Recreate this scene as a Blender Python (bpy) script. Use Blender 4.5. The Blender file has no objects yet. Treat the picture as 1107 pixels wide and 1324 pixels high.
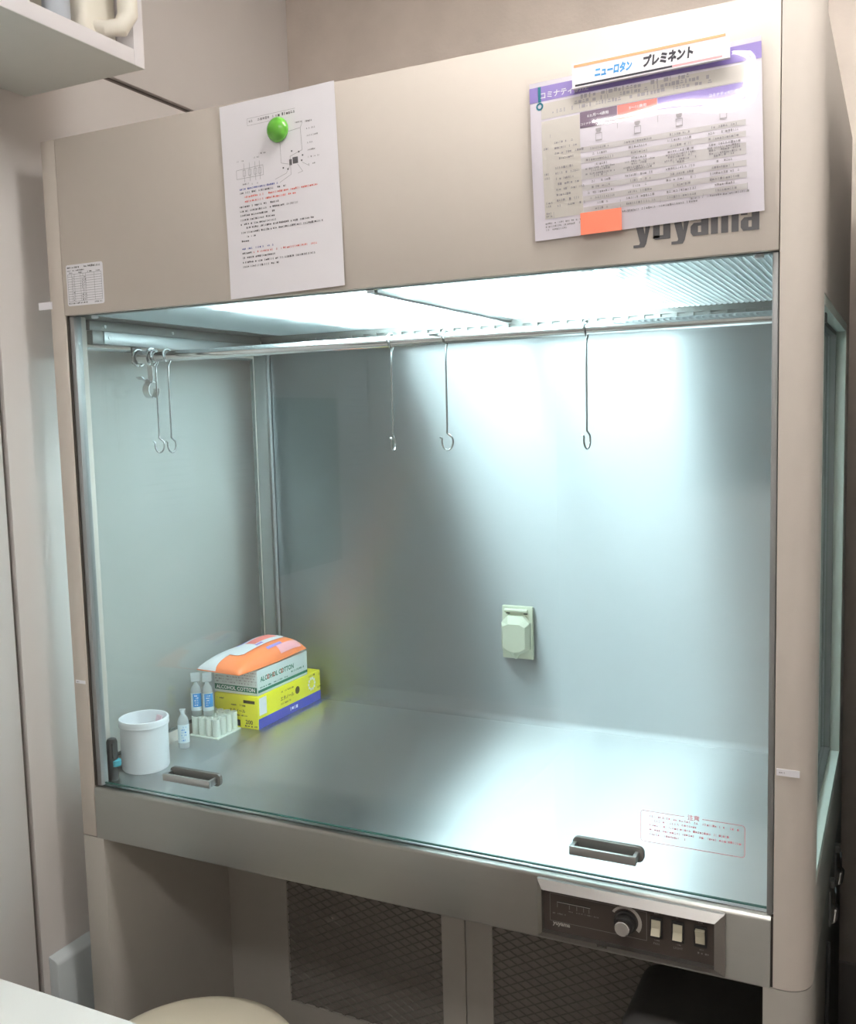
import bpy, bmesh, math, random
from mathutils import Vector, Matrix
PI = math.pi
S = bpy.context.scene
C = S.collection

# ------------------------------------------------------------------ camera
cam_d = bpy.data.cameras.new('camera'); cam = bpy.data.objects.new('camera', cam_d); C.objects.link(cam)
cam_d.sensor_fit = 'HORIZONTAL'; cam_d.sensor_width = 36.0
cam_d.lens = 36.0 * 1253.74 / 1107.0
cam_d.clip_start = 0.02
cam.location = (1.3632, -1.2777, 1.5021)
cam.rotation_euler = (1.4724, 0.0254, 0.4542)
S.camera = cam

# ------------------------------------------------------------------ world, exposure
w = bpy.data.worlds.new('world'); S.world = w; w.use_nodes = True
w.node_tree.nodes['Background'].inputs[0].default_value = (0.8, 0.85, 0.9, 1)
w.node_tree.nodes['Background'].inputs[1].default_value = 0.3
S.view_settings.view_transform = 'Standard'; S.view_settings.look = 'None'
S.view_settings.exposure = 0.16; S.view_settings.gamma = 1.0; S.view_settings.use_curve_mapping = False
ROOM_LIGHT = 49.0      # emission of the ceiling lamps' diffusers
TUBE_LIGHT = 74.0      # emission of the tubes in the bench

# ------------------------------------------------------------------ materials
def srgb(r, g, b):
    f = lambda c: (c/255/12.92) if c/255 <= .04045 else ((c/255+.055)/1.055)**2.4
    return (f(r), f(g), f(b))
MATS = {}
def mat(name, col, rough=.5, metal=0.0, noise=0.0, nscale=30.0, bump=0.0, bscale=200.0, spec=.5, coat=0.0,
        aniso=0.0, tangent=None, stretch=None, emit=None, emit_s=0.0, rough_noise=0.0):
    m = bpy.data.materials.new(name); m.use_nodes = True; MATS[name] = m
    nt = m.node_tree; b = nt.nodes['Principled BSDF']
    b.inputs['Base Color'].default_value = (*col, 1); b.inputs['Roughness'].default_value = rough
    b.inputs['Metallic'].default_value = metal; b.inputs['Specular IOR Level'].default_value = spec
    b.inputs['Coat Weight'].default_value = coat; b.inputs['Coat Roughness'].default_value = .05
    if emit: b.inputs['Emission Color'].default_value = (*emit, 1); b.inputs['Emission Strength'].default_value = emit_s
    tc = nt.nodes.new('ShaderNodeTexCoord'); src = tc.outputs['Object']
    if stretch:
        mp = nt.nodes.new('ShaderNodeMapping'); mp.inputs['Scale'].default_value = stretch
        nt.links.new(src, mp.inputs['Vector']); src = mp.outputs['Vector']
    if noise:
        n = nt.nodes.new('ShaderNodeTexNoise'); n.inputs['Scale'].default_value = nscale; n.inputs['Detail'].default_value = 5
        nt.links.new(src, n.inputs['Vector'])
        mx = nt.nodes.new('ShaderNodeMix'); mx.data_type = 'RGBA'
        mx.inputs['A'].default_value = (*[c*(1-noise) for c in col], 1); mx.inputs['B'].default_value = (*[min(1, c*(1+noise)) for c in col], 1)
        nt.links.new(n.outputs['Fac'], mx.inputs['Factor']); nt.links.new(mx.outputs['Result'], b.inputs['Base Color'])
        if rough_noise:
            mr = nt.nodes.new('ShaderNodeMapRange'); mr.inputs['To Min'].default_value = rough-rough_noise; mr.inputs['To Max'].default_value = rough+rough_noise
            nt.links.new(n.outputs['Fac'], mr.inputs['Value']); nt.links.new(mr.outputs['Result'], b.inputs['Roughness'])
    if bump:
        n2 = nt.nodes.new('ShaderNodeTexNoise'); n2.inputs['Scale'].default_value = bscale; n2.inputs['Detail'].default_value = 3
        nt.links.new(src, n2.inputs['Vector'])
        bp = nt.nodes.new('ShaderNodeBump'); bp.inputs['Strength'].default_value = bump; bp.inputs['Distance'].default_value = .002
        nt.links.new(n2.outputs['Fac'], bp.inputs['Height']); nt.links.new(bp.outputs['Normal'], b.inputs['Normal'])
    if aniso:
        b.inputs['Anisotropic'].default_value = aniso
        cv = nt.nodes.new('ShaderNodeCombineXYZ')
        for i, k in enumerate('XYZ'): cv.inputs[k].default_value = tangent[i]
        nt.links.new(cv.outputs['Vector'], b.inputs['Tangent'])
    return m
def thin_glass(name, tint, ior=1.5, rough=0.0, body=0.0, bodycol=(1, 1, 1)):
    """clear sheet: straight-through transmission, mirror reflection by the Fresnel law, optional milky body"""
    m = bpy.data.materials.new(name); m.use_nodes = True; MATS[name] = m
    nt = m.node_tree; nt.nodes.remove(nt.nodes['Principled BSDF']); out = nt.nodes['Material Output']
    tr = nt.nodes.new('ShaderNodeBsdfTransparent'); tr.inputs['Color'].default_value = (*tint, 1)
    gl = nt.nodes.new('ShaderNodeBsdfGlossy'); gl.inputs['Roughness'].default_value = rough
    fr = nt.nodes.new('ShaderNodeFresnel'); fr.inputs['IOR'].default_value = ior
    gm = nt.nodes.new('ShaderNodeNewGeometry'); mr = nt.nodes.new('ShaderNodeMapRange')   # the same law on both faces of the thin sheet
    mr.inputs['To Min'].default_value = ior; mr.inputs['To Max'].default_value = 1/ior
    nt.links.new(gm.outputs['Backfacing'], mr.inputs['Value']); nt.links.new(mr.outputs['Result'], fr.inputs['IOR'])
    mx = nt.nodes.new('ShaderNodeMixShader'); base = tr.outputs[0]
    if body:
        df = nt.nodes.new('ShaderNodeBsdfDiffuse'); df.inputs['Color'].default_value = (*bodycol, 1)
        tl = nt.nodes.new('ShaderNodeBsdfTranslucent'); tl.inputs['Color'].default_value = (*bodycol, 1)
        m1 = nt.nodes.new('ShaderNodeMixShader'); m1.inputs[0].default_value = .5
        nt.links.new(df.outputs[0], m1.inputs[1]); nt.links.new(tl.outputs[0], m1.inputs[2])
        m2 = nt.nodes.new('ShaderNodeMixShader'); m2.inputs[0].default_value = body
        nt.links.new(tr.outputs[0], m2.inputs[1]); nt.links.new(m1.outputs[0], m2.inputs[2]); base = m2.outputs[0]
    nt.links.new(fr.outputs[0], mx.inputs[0]); nt.links.new(base, mx.inputs[1]); nt.links.new(gl.outputs[0], mx.inputs[2])
    nt.links.new(mx.outputs[0], out.inputs['Surface'])
    return m
def diffuser_mat(name, col):
    m = bpy.data.materials.new(name); m.use_nodes = True; MATS[name] = m
    nt = m.node_tree; nt.nodes.remove(nt.nodes['Principled BSDF']); out = nt.nodes['Material Output']
    tl = nt.nodes.new('ShaderNodeBsdfTranslucent'); tl.inputs['Color'].default_value = (*col, 1)
    gl = nt.nodes.new('ShaderNodeBsdfGlossy'); gl.inputs['Roughness'].default_value = .15
    mx = nt.nodes.new('ShaderNodeMixShader'); mx.inputs[0].default_value = .08
    tr = nt.nodes.new('ShaderNodeBsdfTransparent'); tr.inputs['Color'].default_value = (*col, 1)
    m0 = nt.nodes.new('ShaderNodeMixShader'); m0.inputs[0].default_value = .32          # ribs pass part of the light straight on
    nt.links.new(tl.outputs[0], m0.inputs[1]); nt.links.new(tr.outputs[0], m0.inputs[2])
    nt.links.new(m0.outputs[0], mx.inputs[1]); nt.links.new(gl.outputs[0], mx.inputs[2]); nt.links.new(mx.outputs[0], out.inputs['Surface'])
    return m
# room
mat('wall_paint', srgb(224, 218, 214), .6, noise=.025, nscale=6, bump=.05, bscale=300)
mat('wall_groove', srgb(120, 110, 104), .7, noise=.05)
mat('wallpaper', srgb(208, 196, 186), .8, noise=.16, nscale=9, bump=.3, bscale=120)
mat('ceiling_white', srgb(235, 233, 230), .8, noise=.02, nscale=8)
mat('floor_vinyl', srgb(150, 143, 136), .5, noise=.06, nscale=12)
mat('skirting', srgb(150, 143, 138), .5, noise=.03)
# bench
mat('beige_paint', srgb(207, 197, 187), .6, spec=.35, noise=.015, nscale=60, bump=.04, bscale=900)
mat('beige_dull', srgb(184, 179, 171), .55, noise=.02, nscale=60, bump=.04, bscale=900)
mat('seam_dark', srgb(70, 64, 58), .7, noise=.03)
mat('steel_brushed', (.50, .515, .522), .48, 1, noise=.02, nscale=1, stretch=(2, 420, 420), rough_noise=.012, aniso=1.0, tangent=(0, 0, 1))
mat('steel_table', (.66, .675, .68), .36, 1, noise=.012, nscale=1, stretch=(2, 420, 420), rough_noise=.006, aniso=1.0, tangent=(0, 1, 0))
mat('steel_lip', (.46, .455, .425), .28, 1, noise=.02, nscale=1, stretch=(2, 420, 420), rough_noise=.01, aniso=1.0, tangent=(0, 0, 1))
mat('chrome', (.80, .80, .80), .08, 1, noise=.02, nscale=50)
mat('hook_steel', (.55, .56, .56), .2, 1, noise=.03, nscale=60)
mat('clip_steel', (.78, .78, .77), .16, 1, noise=.03, nscale=60)
mat('aluminium', (.54, .55, .55), .32, 1, noise=.04, nscale=40)
mat('grey_metal', srgb(130, 130, 127), .4, .6, noise=.03)
mat('guide_grey', srgb(150, 150, 149), .4, .3, noise=.03)
mat('white_frame', srgb(214, 222, 212), .5, noise=.02)
mat('reflector', srgb(120, 124, 124), .5, noise=.02)
mat('outlet_cream', srgb(208, 211, 190), .45, noise=.015)
mat('outlet_dark', srgb(84, 92, 84), .5, noise=.03)
mat('panel_brown', srgb(72, 63, 57), .38, noise=.04, nscale=90)
mat('bezel_steel', (.40, .385, .37), .33, 1, noise=.05, nscale=1, stretch=(3, 600, 600))
mat('black_plastic', srgb(38, 37, 36), .42, noise=.05)
mat('rocker_cream', srgb(206, 199, 176), .4, noise=.02)
mat('silver_print', srgb(190, 184, 176), .5, noise=.02)
mat('grey_print', srgb(140, 134, 128), .5, noise=.02)
mat('mesh_steel', srgb(112, 106, 100), .5, .3, noise=.06)
mat('mesh_backing', srgb(138, 132, 125), .8, noise=.05)
mat('logo_grey', srgb(88, 86, 88), .5, noise=.03)
mat('tube_glow', (1, 1, 1), .5, emit=(.80, .965, 1.0), emit_s=TUBE_LIGHT)
mat('lamp_glow', (1, 1, 1), .5, emit=(1.0, .98, .955), emit_s=ROOM_LIGHT)
mat('lamp_glow_far', (1, 1, 1), .5, emit=(1.0, .98, .955), emit_s=ROOM_LIGHT*.55)
mat('lamp_housing', srgb(236, 236, 232), .5, noise=.01)
diffuser_mat('ribbed_diffuser', (.90, .965, .98))
thin_glass('clear_glass', (.968, .987, .984))
thin_glass('side_glass', (.965, .987, .982))
mat('glass_edge', srgb(70, 112, 104), .1, noise=.05)
# papers and prints
mat('paper_white', srgb(238, 234, 238), .55, noise=.012, nscale=20)
mat('card_white', srgb(240, 234, 242), .5, noise=.01)
mat('ink_black', srgb(98, 95, 98), .6, noise=.04)
mat('ink_grey', srgb(160, 155, 158), .6, noise=.04)
mat('ink_red', srgb(226, 120, 110), .6, noise=.04)
mat('ink_blue', srgb(110, 116, 176), .6, noise=.04)
mat('ink_rule', srgb(186, 180, 184), .6, noise=.04)
mat('print_purple', srgb(164, 146, 214), .45, noise=.02)
mat('print_plum', srgb(132, 112, 132), .45, noise=.02)
mat('print_salmon', srgb(250, 140, 130), .45, noise=.02)
mat('print_band', srgb(219, 214, 213), .5, noise=.02)
mat('print_beige', srgb(224, 218, 209), .5, noise=.02)
mat('print_white', srgb(244, 242, 246), .45, noise=.01)
mat('print_teal', srgb(40, 130, 150), .45, noise=.02)
mat('print_cyan', srgb(70, 160, 225), .45, noise=.02)
mat('print_orange', srgb(250, 176, 128), .45, noise=.02)
mat('print_pink', srgb(250, 176, 180), .45, noise=.02)
mat('print_dark', srgb(52, 48, 58), .45, noise=.02)
mat('note_orange', srgb(255, 134, 104), .6, noise=.02)
mat('sticker_red', srgb(255, 172, 180), .5, noise=.02)
thin_glass('plastic_film', (.985, .98, .985), 1.5, .03)
mat('magnet_green', srgb(98, 172, 58), .2, coat=.5, noise=.02)
# goods
mat('box_yellow', srgb(240, 230, 40), .4, noise=.015)
mat('box_navy', srgb(52, 60, 160), .4, noise=.03)
mat('box_white', srgb(226, 234, 230), .45, noise=.015)
mat('box_flap', srgb(214, 224, 220), .45, noise=.02)
mat('ink_green', srgb(40, 120, 90), .5, noise=.03)
mat('ink_brown', srgb(84, 70, 24), .5, noise=.03)
mat('pack_orange', srgb(255, 140, 84), .28, noise=.03, nscale=25, bump=.25, bscale=60)
mat('pack_white', srgb(246, 244, 246), .3, noise=.01)
mat('bucket_white', srgb(243, 244, 247), .4, noise=.01)
mat('rack_white', srgb(232, 238, 228), .4, noise=.015)
thin_glass('soft_plastic', (.93, .97, .98), 1.4, .12, body=.60, bodycol=(.95, .98, .99))
mat('label_blue', srgb(70, 150, 215), .4, noise=.03)
mat('label_pale', srgb(225, 236, 240), .4, noise=.02)
mat('teal_plastic', srgb(60, 150, 165), .35, noise=.03)
mat('pink_wrap', srgb(240, 205, 215), .4, noise=.02)
mat('jug_white', srgb(242, 236, 222), .4, noise=.015)
mat('shelf_white', srgb(238, 234, 236), .45, noise=.01)
mat('shelf_under', srgb(228, 229, 223), .6, noise=.02)
mat('desk_white', srgb(226, 221, 216), .45, noise=.012)
mat('seat_cream', srgb(238, 229, 206), .4, noise=.02, nscale=30, bump=.05, bscale=400)
mat('bin_dark', srgb(76, 75, 75), .55, noise=.05)
mat('cover_bluegrey', srgb(205, 212, 214), .6, noise=.03, nscale=20)
mat('blocker_grey', srgb(120, 116, 112), .5, noise=.03)
mat('bottle_grey', srgb(186, 192, 200), .35, noise=.03)
mat('poster_dark', srgb(84, 96, 92), .5, noise=.05)

# ------------------------------------------------------------------ mesh helpers
class MB:
    def __init__(s): s.v = []; s.f = []
    def quad(s, a, b, c, d):
        n = len(s.v); s.v += [a, b, c, d]; s.f.append((n, n+1, n+2, n+3)); return s
    def box(s, x0, x1, y0, y1, z0, z1):
        n = len(s.v)
        s.v += [(x0, y0, z0), (x1, y0, z0), (x1, y1, z0), (x0, y1, z0), (x0, y0, z1), (x1, y0, z1), (x1, y1, z1), (x0, y1, z1)]
        for f in ((0, 3, 2, 1), (4, 5, 6, 7), (0, 1, 5, 4), (1, 2, 6, 5), (2, 3, 7, 6), (3, 0, 4, 7)): s.f.append(tuple(n+i for i in f))
        return s
    def prism(s, pts, axis, a0, a1):
        """closed polygon pts (2-D) swept along an axis: x -> (y,z), y -> (x,z), z -> (x,y)"""
        def P(p, a): return {'x': (a, p[0], p[1]), 'y': (p[0], a, p[1]), 'z': (p[0], p[1], a)}[axis]
        n = len(s.v); k = len(pts)
        s.v += [P(p, a0) for p in pts] + [P(p, a1) for p in pts]
        s.f.append(tuple(n+i for i in range(k))); s.f.append(tuple(n+k+i for i in reversed(range(k))))
        for i in range(k): s.f.append((n+i, n+(i+1) % k, n+k+(i+1) % k, n+k+i))
        return s
    def tube(s, pts, r, seg=8, closed=False, cap=True):
        pts = [Vector(p) for p in pts]; n0 = len(s.v); k = len(pts)
        t0 = (pts[1]-pts[0]).normalized(); up = Vector((0, 0, 1)) if abs(t0.z) < .9 else Vector((1, 0, 0))
        u = t0.cross(up).normalized()
        for i, p in enumerate(pts):
            a = pts[(i-1) % k] if (closed or i > 0) else p; b = pts[(i+1) % k] if (closed or i < k-1) else p
            t = (b-a).normalized(); u = (u - t*u.dot(t)).normalized(); vv = t.cross(u)
            rr = r[i] if isinstance(r, (list, tuple)) else r
            for j in range(seg):
                q = p + (u*math.cos(2*PI*j/seg) + vv*math.sin(2*PI*j/seg))*rr; s.v.append(tuple(q))
        for i in range(k if closed else k-1):
            for j in range(seg):
                a = n0+i*seg; b = n0+((i+1) % k)*seg
                s.f.append((a+j, a+(j+1) % seg, b+(j+1) % seg, b+j))
        if cap and not closed:
            s.f.append(tuple(n0+j for j in reversed(range(seg)))); s.f.append(tuple(n0+(k-1)*seg+j for j in range(seg)))
        return s
    def lathe(s, prof, cx, cy, z0=0, seg=32, sx=1, sy=1, cap=True):
        n0 = len(s.v); k = len(prof)
        for r, z in prof:
            for j in range(seg):
                a = 2*PI*j/seg; s.v.append((cx+r*sx*math.cos(a), cy+r*sy*math.sin(a), z0+z))
        for i in range(k-1):
            for j in range(seg):
                a = n0+i*seg; b = a+seg; s.f.append((a+j, a+(j+1) % seg, b+(j+1) % seg, b+j))
        if cap:
            s.f.append(tuple(n0+j for j in reversed(range(seg)))); s.f.append(tuple(n0+(k-1)*seg+j for j in range(seg)))
        return s
    def mesh(s, name): 
        m = bpy.data.meshes.new(name); m.from_pydata([tuple(p) for p in s.v], [], s.f); m.update(); return m
    def build(s, name, material, parent=None, bevel=0, segs=2, smooth=False, local=False, angle=35):
        off = Vector((0, 0, 0))
        if parent is not None and not local:
            r = parent
            while r.parent: r = r.parent
            off = r.location.copy()
        m = s.mesh(name); bm = bmesh.new(); bm.from_mesh(m)
        if off.length: bmesh.ops.translate(bm, verts=bm.verts, vec=-off)
        bmesh.ops.recalc_face_normals(bm, faces=bm.faces) if not getattr(s, 'raw', False) else None
        if bevel:
            ed = [e for e in bm.edges if len(e.link_faces) == 2 and e.calc_face_angle(0) > math.radians(30)]
            bmesh.ops.bevel(bm, geom=ed, offset=bevel, segments=segs, affect='EDGES', profile=.5, clamp_overlap=True)
            smooth = True
        if smooth:
            for f in bm.faces: f.smooth = True
            for e in bm.edges:
                if len(e.link_faces) == 2 and e.calc_face_angle(0) > math.radians(angle): e.smooth = False
        bm.to_mesh(m); bm.free()
        o = bpy.data.objects.new(name, m); C.objects.link(o)
        m.materials.append(MATS[material])
        if parent is not None: o.parent = parent
        return o
def tag(o, label=None, cat=None, group=None, kind=None):
    if label: o['label'] = label
    if cat: o['category'] = cat
    if group: o['group'] = group
    if kind: o['kind'] = kind
    return o
def empty(name, loc, rot=(0, 0, 0), label=None, cat=None, group=None):
    o = bpy.data.objects.new(name, None); o.empty_display_size = .05; C.objects.link(o); o.location = loc; o.rotation_euler = rot
    return tag(o, label, cat, group)
def copy_tree(o, parent=None):
    c = o.copy(); C.objects.link(c); c.parent = parent
    for ch in list(o.children): copy_tree(ch, c)
    return c
_txt = {}
def text_geo(body, size, bold=0.0):
    key = (body, size, bold)
    if key not in _txt:
        cu = bpy.data.curves.new('t', 'FONT'); cu.body = body; cu.size = size; cu.offset = bold; cu.resolution_u = 2
        o = bpy.data.objects.new('t', cu); C.objects.link(o)
        bpy.context.view_layer.update()
        m = bpy.data.meshes.new_from_object(o.evaluated_get(bpy.context.evaluated_depsgraph_get()))
        _txt[key] = ([tuple(v.co) for v in m.vertices], [tuple(p.vertices) for p in m.polygons])
        C.objects.unlink(o); bpy.data.objects.remove(o); bpy.data.curves.remove(cu); bpy.data.meshes.remove(m)
    return _txt[key]
def put_text(mb, body, size, x, y, z, width=None, bold=0.0, slant=0.0, height=None):
    """text in the local XY plane with its lower left at x, y"""
    v, f = text_geo(body, size, bold)
    if not v: return
    x0 = min(p[0] for p in v); x1 = max(p[0] for p in v); y0 = min(p[1] for p in v); y1 = max(p[1] for p in v)
    k = (width/(x1-x0)) if width else 1; ky = (height/(y1-y0)) if height else k
    n = len(mb.v)
    mb.v += [(x+(p[0]-x0)*k+slant*(p[1]-y0)*ky, y+(p[1]-y0)*ky, z) for p in v]
    mb.f += [tuple(n+i for i in q) for q in f]
def rect(mb, x0, x1, y0, y1, z): mb.quad((x0, y0, z), (x1, y0, z), (x1, y1, z), (x0, y1, z))
def line(mb, x0, y0, x1, y1, wd, z):
    d = Vector((x1-x0, y1-y0)); n = Vector((-d.y, d.x)).normalized()*wd/2
    mb.quad((x0-n.x, y0-n.y, z), (x1-n.x, y1-n.y, z), (x1+n.x, y1+n.y, z), (x0+n.x, y0+n.y, z))
def marks(mb, x0, x1, y, h, z, rnd, dense=.8):
    """a line of print too small to read: short strokes"""
    x = x0
    while x < x1:
        wd = h*rnd.uniform(.35, .9)
        if rnd.random() < dense:
            k = rnd.random()
            if k < .5: rect(mb, x, x+wd, y+h*rnd.uniform(0, .2), y+h*rnd.uniform(.7, 1), z)
            elif k < .8: rect(mb, x, x+wd, y+h*.15, y+h*.38, z); rect(mb, x+wd*.2, x+wd*.8, y+h*.6, y+h*.85, z)
            else: rect(mb, x+wd*.3, x+wd*.6, y, y+h, z)
        x += wd + h*.22
def flat(mb, name, material, parent, local=True, kind='stuff'):
    mb.raw = True
    o = mb.build(name, material, parent, local=local)
    if kind: o['kind'] = kind
    return o
def rounded_rect(x0, x1, y0, y1, r, seg=5):
    pts = []
    for cx, cy, a0 in ((x1-r, y1-r, 0), (x0+r, y1-r, 90), (x0+r, y0+r, 180), (x1-r, y0+r, 270)):
        for i in range(seg+1):
            a = math.radians(a0+90*i/seg); pts.append((cx+r*math.cos(a), cy+r*math.sin(a)))
    return pts
R2 = random.Random(5)

# ================================================================== THE SETTING
XW, YB, XR, YF, ZC = -.08, .91, 3.0, -3.0, 2.62
tag(MB().box(XW-.05, XR, YF, YB, -.05, 0).build('floor', 'floor_vinyl'), kind='structure')
tag(MB().box(XW-.05, XR, YF, YB, ZC, ZC+.05).build('ceiling', 'ceiling_white'), kind='structure')
tag(MB().box(XW-.1, XR+.1, YB, YB+.06, -.05, ZC+.05).build('wall_back', 'wallpaper'), kind='structure')
tag(MB().box(XR, XR+.06, YF, YB, -.05, ZC+.05).build('wall_right', 'wall_paint'), kind='structure')
tag(MB().box(XW-.1, XR+.1, YF-.06, YF, -.05, ZC+.05).build('wall_front', 'wall_paint'), kind='structure')
wl = tag(MB().box(XW-.10, XW-.012, YF, YB, -.05, ZC+.05).build('wall_left', 'wall_groove'), kind='structure')
for (y0, y1, z0, z1) in ((YF, -1.255, 0, ZC), (-1.243, -.055, 0, ZC), (-.043, YB, 0, 2.186), (-.043, YB, 2.197, ZC)):
    MB().box(XW-.012, XW, y0, y1, z0, z1).build('wall_panel', 'wall_paint', wl, bevel=.0015)
tag(MB().box(XW, XR, YB-.012, YB, 0, .30).build('baseboard_back', 'skirting', bevel=.003), kind='structure')

# two ceiling lamps of the room
def ceiling_lamp(x0, x1, y, label, glow='lamp_glow'):
    e = empty('ceiling_lamp', ((x0+x1)/2, y, ZC), label=label, cat='lamp', group='ceiling lamps of the room')
    MB().prism([(y-.13, ZC), (y+.13, ZC), (y+.10, ZC-.045), (y-.10, ZC-.045)], 'x', x0, x1).build('housing', 'lamp_housing', e, bevel=.004)
    for dy in (-.055, .055):
        MB().tube([(x0+.03, y+dy, ZC-.068), (x1-.03, y+dy, ZC-.068)], .016, 14).build('lamp_tube', glow, e, smooth=True)
        for xa in (x0+.012, x1-.029): MB().box(xa, xa+.017, y+dy-.018, y+dy+.018, ZC-.086, ZC-.0455).build('lamp_holder', 'lamp_housing', e, bevel=.002)
ceiling_lamp(.80, 2.0, -.235, 'long ceiling lamp right above the front of the bench')
ceiling_lamp(.50, 1.70, -1.60, 'long ceiling lamp further out over the middle of the room', 'lamp_glow_far')

# ================================================================== CLEAN BENCH
W, ZT, ZHB, ZLT, ZLB = 1.2233, 1.9953, 1.694, .837, .7385
XS, YD, ZTAB, YBACK = 1.270, .645, .839, .70
B = empty('clean_bench', (0, 0, 0), label='large beige clean bench cabinet with stainless interior and clear front sash', cat='clean bench')
# header and posts
MB().box(.0335, W-.0012, 0, .012, ZHB, ZT).build('header_panel', 'beige_paint', B, bevel=.0012)
MB().box(.0, 1.265, .012, YBACK, ZT-.012, ZT-.002).build('top_panel', 'beige_paint', B, bevel=.001)
MB().box(0, .0325, 0, .05, .7415, ZT).build('post', 'beige_paint', B, bevel=.0015)
def round_post(z0, z1, x0, m='beige_paint'):
    r = .034; pts = [(x0, 0)]
    for i in range(11):
        a = -PI/2+PI/2*i/10; pts.append((XS-r+r*math.cos(a), r+r*math.sin(a)))
    pts += [(XS, .06), (x0, .06)]
    return MB().prism(pts, 'z', z0, z1).build('post', m, B, smooth=True, angle=25)
round_post(.7415, ZT, W)
# base legs (lower posts with side panels)
MB().box(0, .050, 0, YBACK, .0, .7400).build('base_side', 'beige_dull', B, bevel=.0015)
r = .034; pts = [(1.211, 0)]
for i in range(11):
    a = -PI/2+PI/2*i/10; pts.append((XS-r+r*math.cos(a), r+r*math.sin(a)))
pts += [(XS, YBACK), (1.211, YBACK)]
MB().prism(pts, 'z', 0, .7400).build('base_side', 'beige_dull', B, smooth=True, angle=25)
MB().box(.02, 1.25, .013, YBACK-.002, .7402, .760).build('under_panel', 'beige_dull', B)
# recess back with two grille doors
YG = .355
MB().box(.050, 1.211, YG, YG+.02, 0, .740).build('recess_panel', 'beige_dull', B)
def grille_door(x0, x1, gx0, gx1):
    z0, z1, gz0, gz1 = .06, .738, .262, .706
    d = MB()
    for (a, b, c, e2) in ((x0, gx0, z0, z1), (gx1, x1, z0, z1), (gx0, gx1, z0, gz0), (gx0, gx1, gz1, z1)): d.box(a, b, YG-.008, YG-.0005, c, e2)
    door = d.build('grille_door', 'beige_dull', B)
    MB().box(gx0, gx1, YG-.0022, YG-.0007, gz0, gz1).build('grille_backing', 'mesh_backing', door)
    g = MB(); px, pz, t = .0165, .0088, .0011
    nx = int((gx1-gx0)/px); nz = int((gz1-gz0)/pz)
    for j in range(nz):
        zc = gz0+(j+.5)*pz
        for i in range(nx):
            xa = gx0+i*px; s = 1 if (i+j) % 2 == 0 else -1
            za, zb = zc-s*pz/2, zc+s*pz/2
            g.quad((xa, YG-.0055, za-t), (xa+px, YG-.0055, zb-t), (xa+px, YG-.0040, zb+t), (xa, YG-.0040, za+t))
    g.raw = True
    tag(g.build('expanded_mesh', 'mesh_steel', door), kind='stuff')
grille_door(.157, .6205, .207, .571)
grille_door(.6225, 1.091, .678, 1.041)
for gx in (.1552, .6206, 1.0912): MB().box(gx, gx+.0016, YG-.003, YG-.0006, .06, .738).build('door_gap', 'seam_dark', B)
# stainless lip, work surface, back
lip = []
for i in range(7):
    a = PI/2*i/6; lip.append((.006-.006*math.cos(PI/2-a) if False else .006-.006*math.sin(a), ZLT-.006+.006*math.cos(a)))
lip = [(.0125, ZLB), (.0125, ZLB+.001), (.0125, ZLT)] + lip + [(0, ZLB+.002), (.002, ZLB)]
MB().prism(lip, 'x', .0345, W-.0035).build('front_lip', 'steel_lip', B, smooth=True, angle=30)
MB().box(W-.0035, W, .004, .012, ZLB, ZLT).build('lip_seam', 'seam_dark', B)
MB().box(.006, 1.2595, .0126, YD-.0125, ZTAB-.02, ZLT+.001).build('work_surface', 'steel_table', B)
cv = []; rr = .013
for i in range(9):
    a = PI/2*i/8; cv.append((YD-rr+rr*math.sin(a), ZLT+.001+rr-rr*math.cos(a)))
cv += [(YD, 1.695), (YD+.01, 1.695), (YD+.01, ZTAB-.02), (YD-rr, ZTAB-.02)]
MB().prism(cv, 'x', .006, 1.264).build('back_panel', 'steel_brushed', B, smooth=True, angle=25)
MB().box(.0, XS-.002, YBACK-.012, YBACK, .74, ZT-.012).build('rear_panel', 'beige_dull', B)
# sides with windows
WY0, WY1, WZ0, WZ1 = .062, .60, .862, 1.645
def side(x0, x1, glass_x, frame_x0, frame_x1):
    left = x0 < .5
    WY0, WY1 = (.0515, .585) if left else (.062, .60)
    d = MB()
    for (a, b, c, e2) in ((.0505 if x0 < .5 else .0605, WY0, .7415, ZT-.013), (WY1, YBACK-.013, .7415, ZT-.013), (WY0, WY1, .7415, WZ0), (WY0, WY1, WZ1, ZT-.013)):
        d.box(x0, x1, a, b, c, e2)
    s = d.build('side_panel', 'beige_paint', B)
    f = MB(); t = .014 if not left else .003
    for (a, b, c, e2) in ((WY0, WY0+t, WZ0, WZ1), (WY1-t, WY1, WZ0, WZ1), (WY0+t, WY1-t, WZ0, WZ0+t), (WY0+t, WY1-t, WZ1-t, WZ1)): f.box(frame_x0, frame_x1, a, b, c, e2)
    f.build('window_frame', 'white_frame' if not left else 'grey_metal', s)
    f = MB(); t2 = .021 if not left else .005
    for (a, b, c, e2) in ((WY0+t, WY0+t2, WZ0+t, WZ1-t), (WY1-t2, WY1-t, WZ0+t, WZ1-t), (WY0+t2, WY1-t2, WZ0+t, WZ0+t2), (WY0+t2, WY1-t2, WZ1-t2, WZ1-t)): f.box(frame_x0+.001, frame_x1-.0025 if left else frame_x0+.012, a, b, c, e2)
    f.build('window_gasket', 'grey_metal', s)
    MB().box(glass_x-.002, glass_x+.002, WY0+t+.001, WY1-t-.001, WZ0+t+.001, WZ1-t-.001).build('window_pane', 'side_glass', s)
side(0, .006, .0035, -.0005, .0064)
MB().box(.0062, .0074, .588, .632, ZLT+.002, 1.66).build('shade_lining', 'grey_metal', B)  # grey sheet standing in for shade on the side panel's rear inner face
side(1.264, XS, 1.2440, 1.2420, 1.2696)
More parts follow.
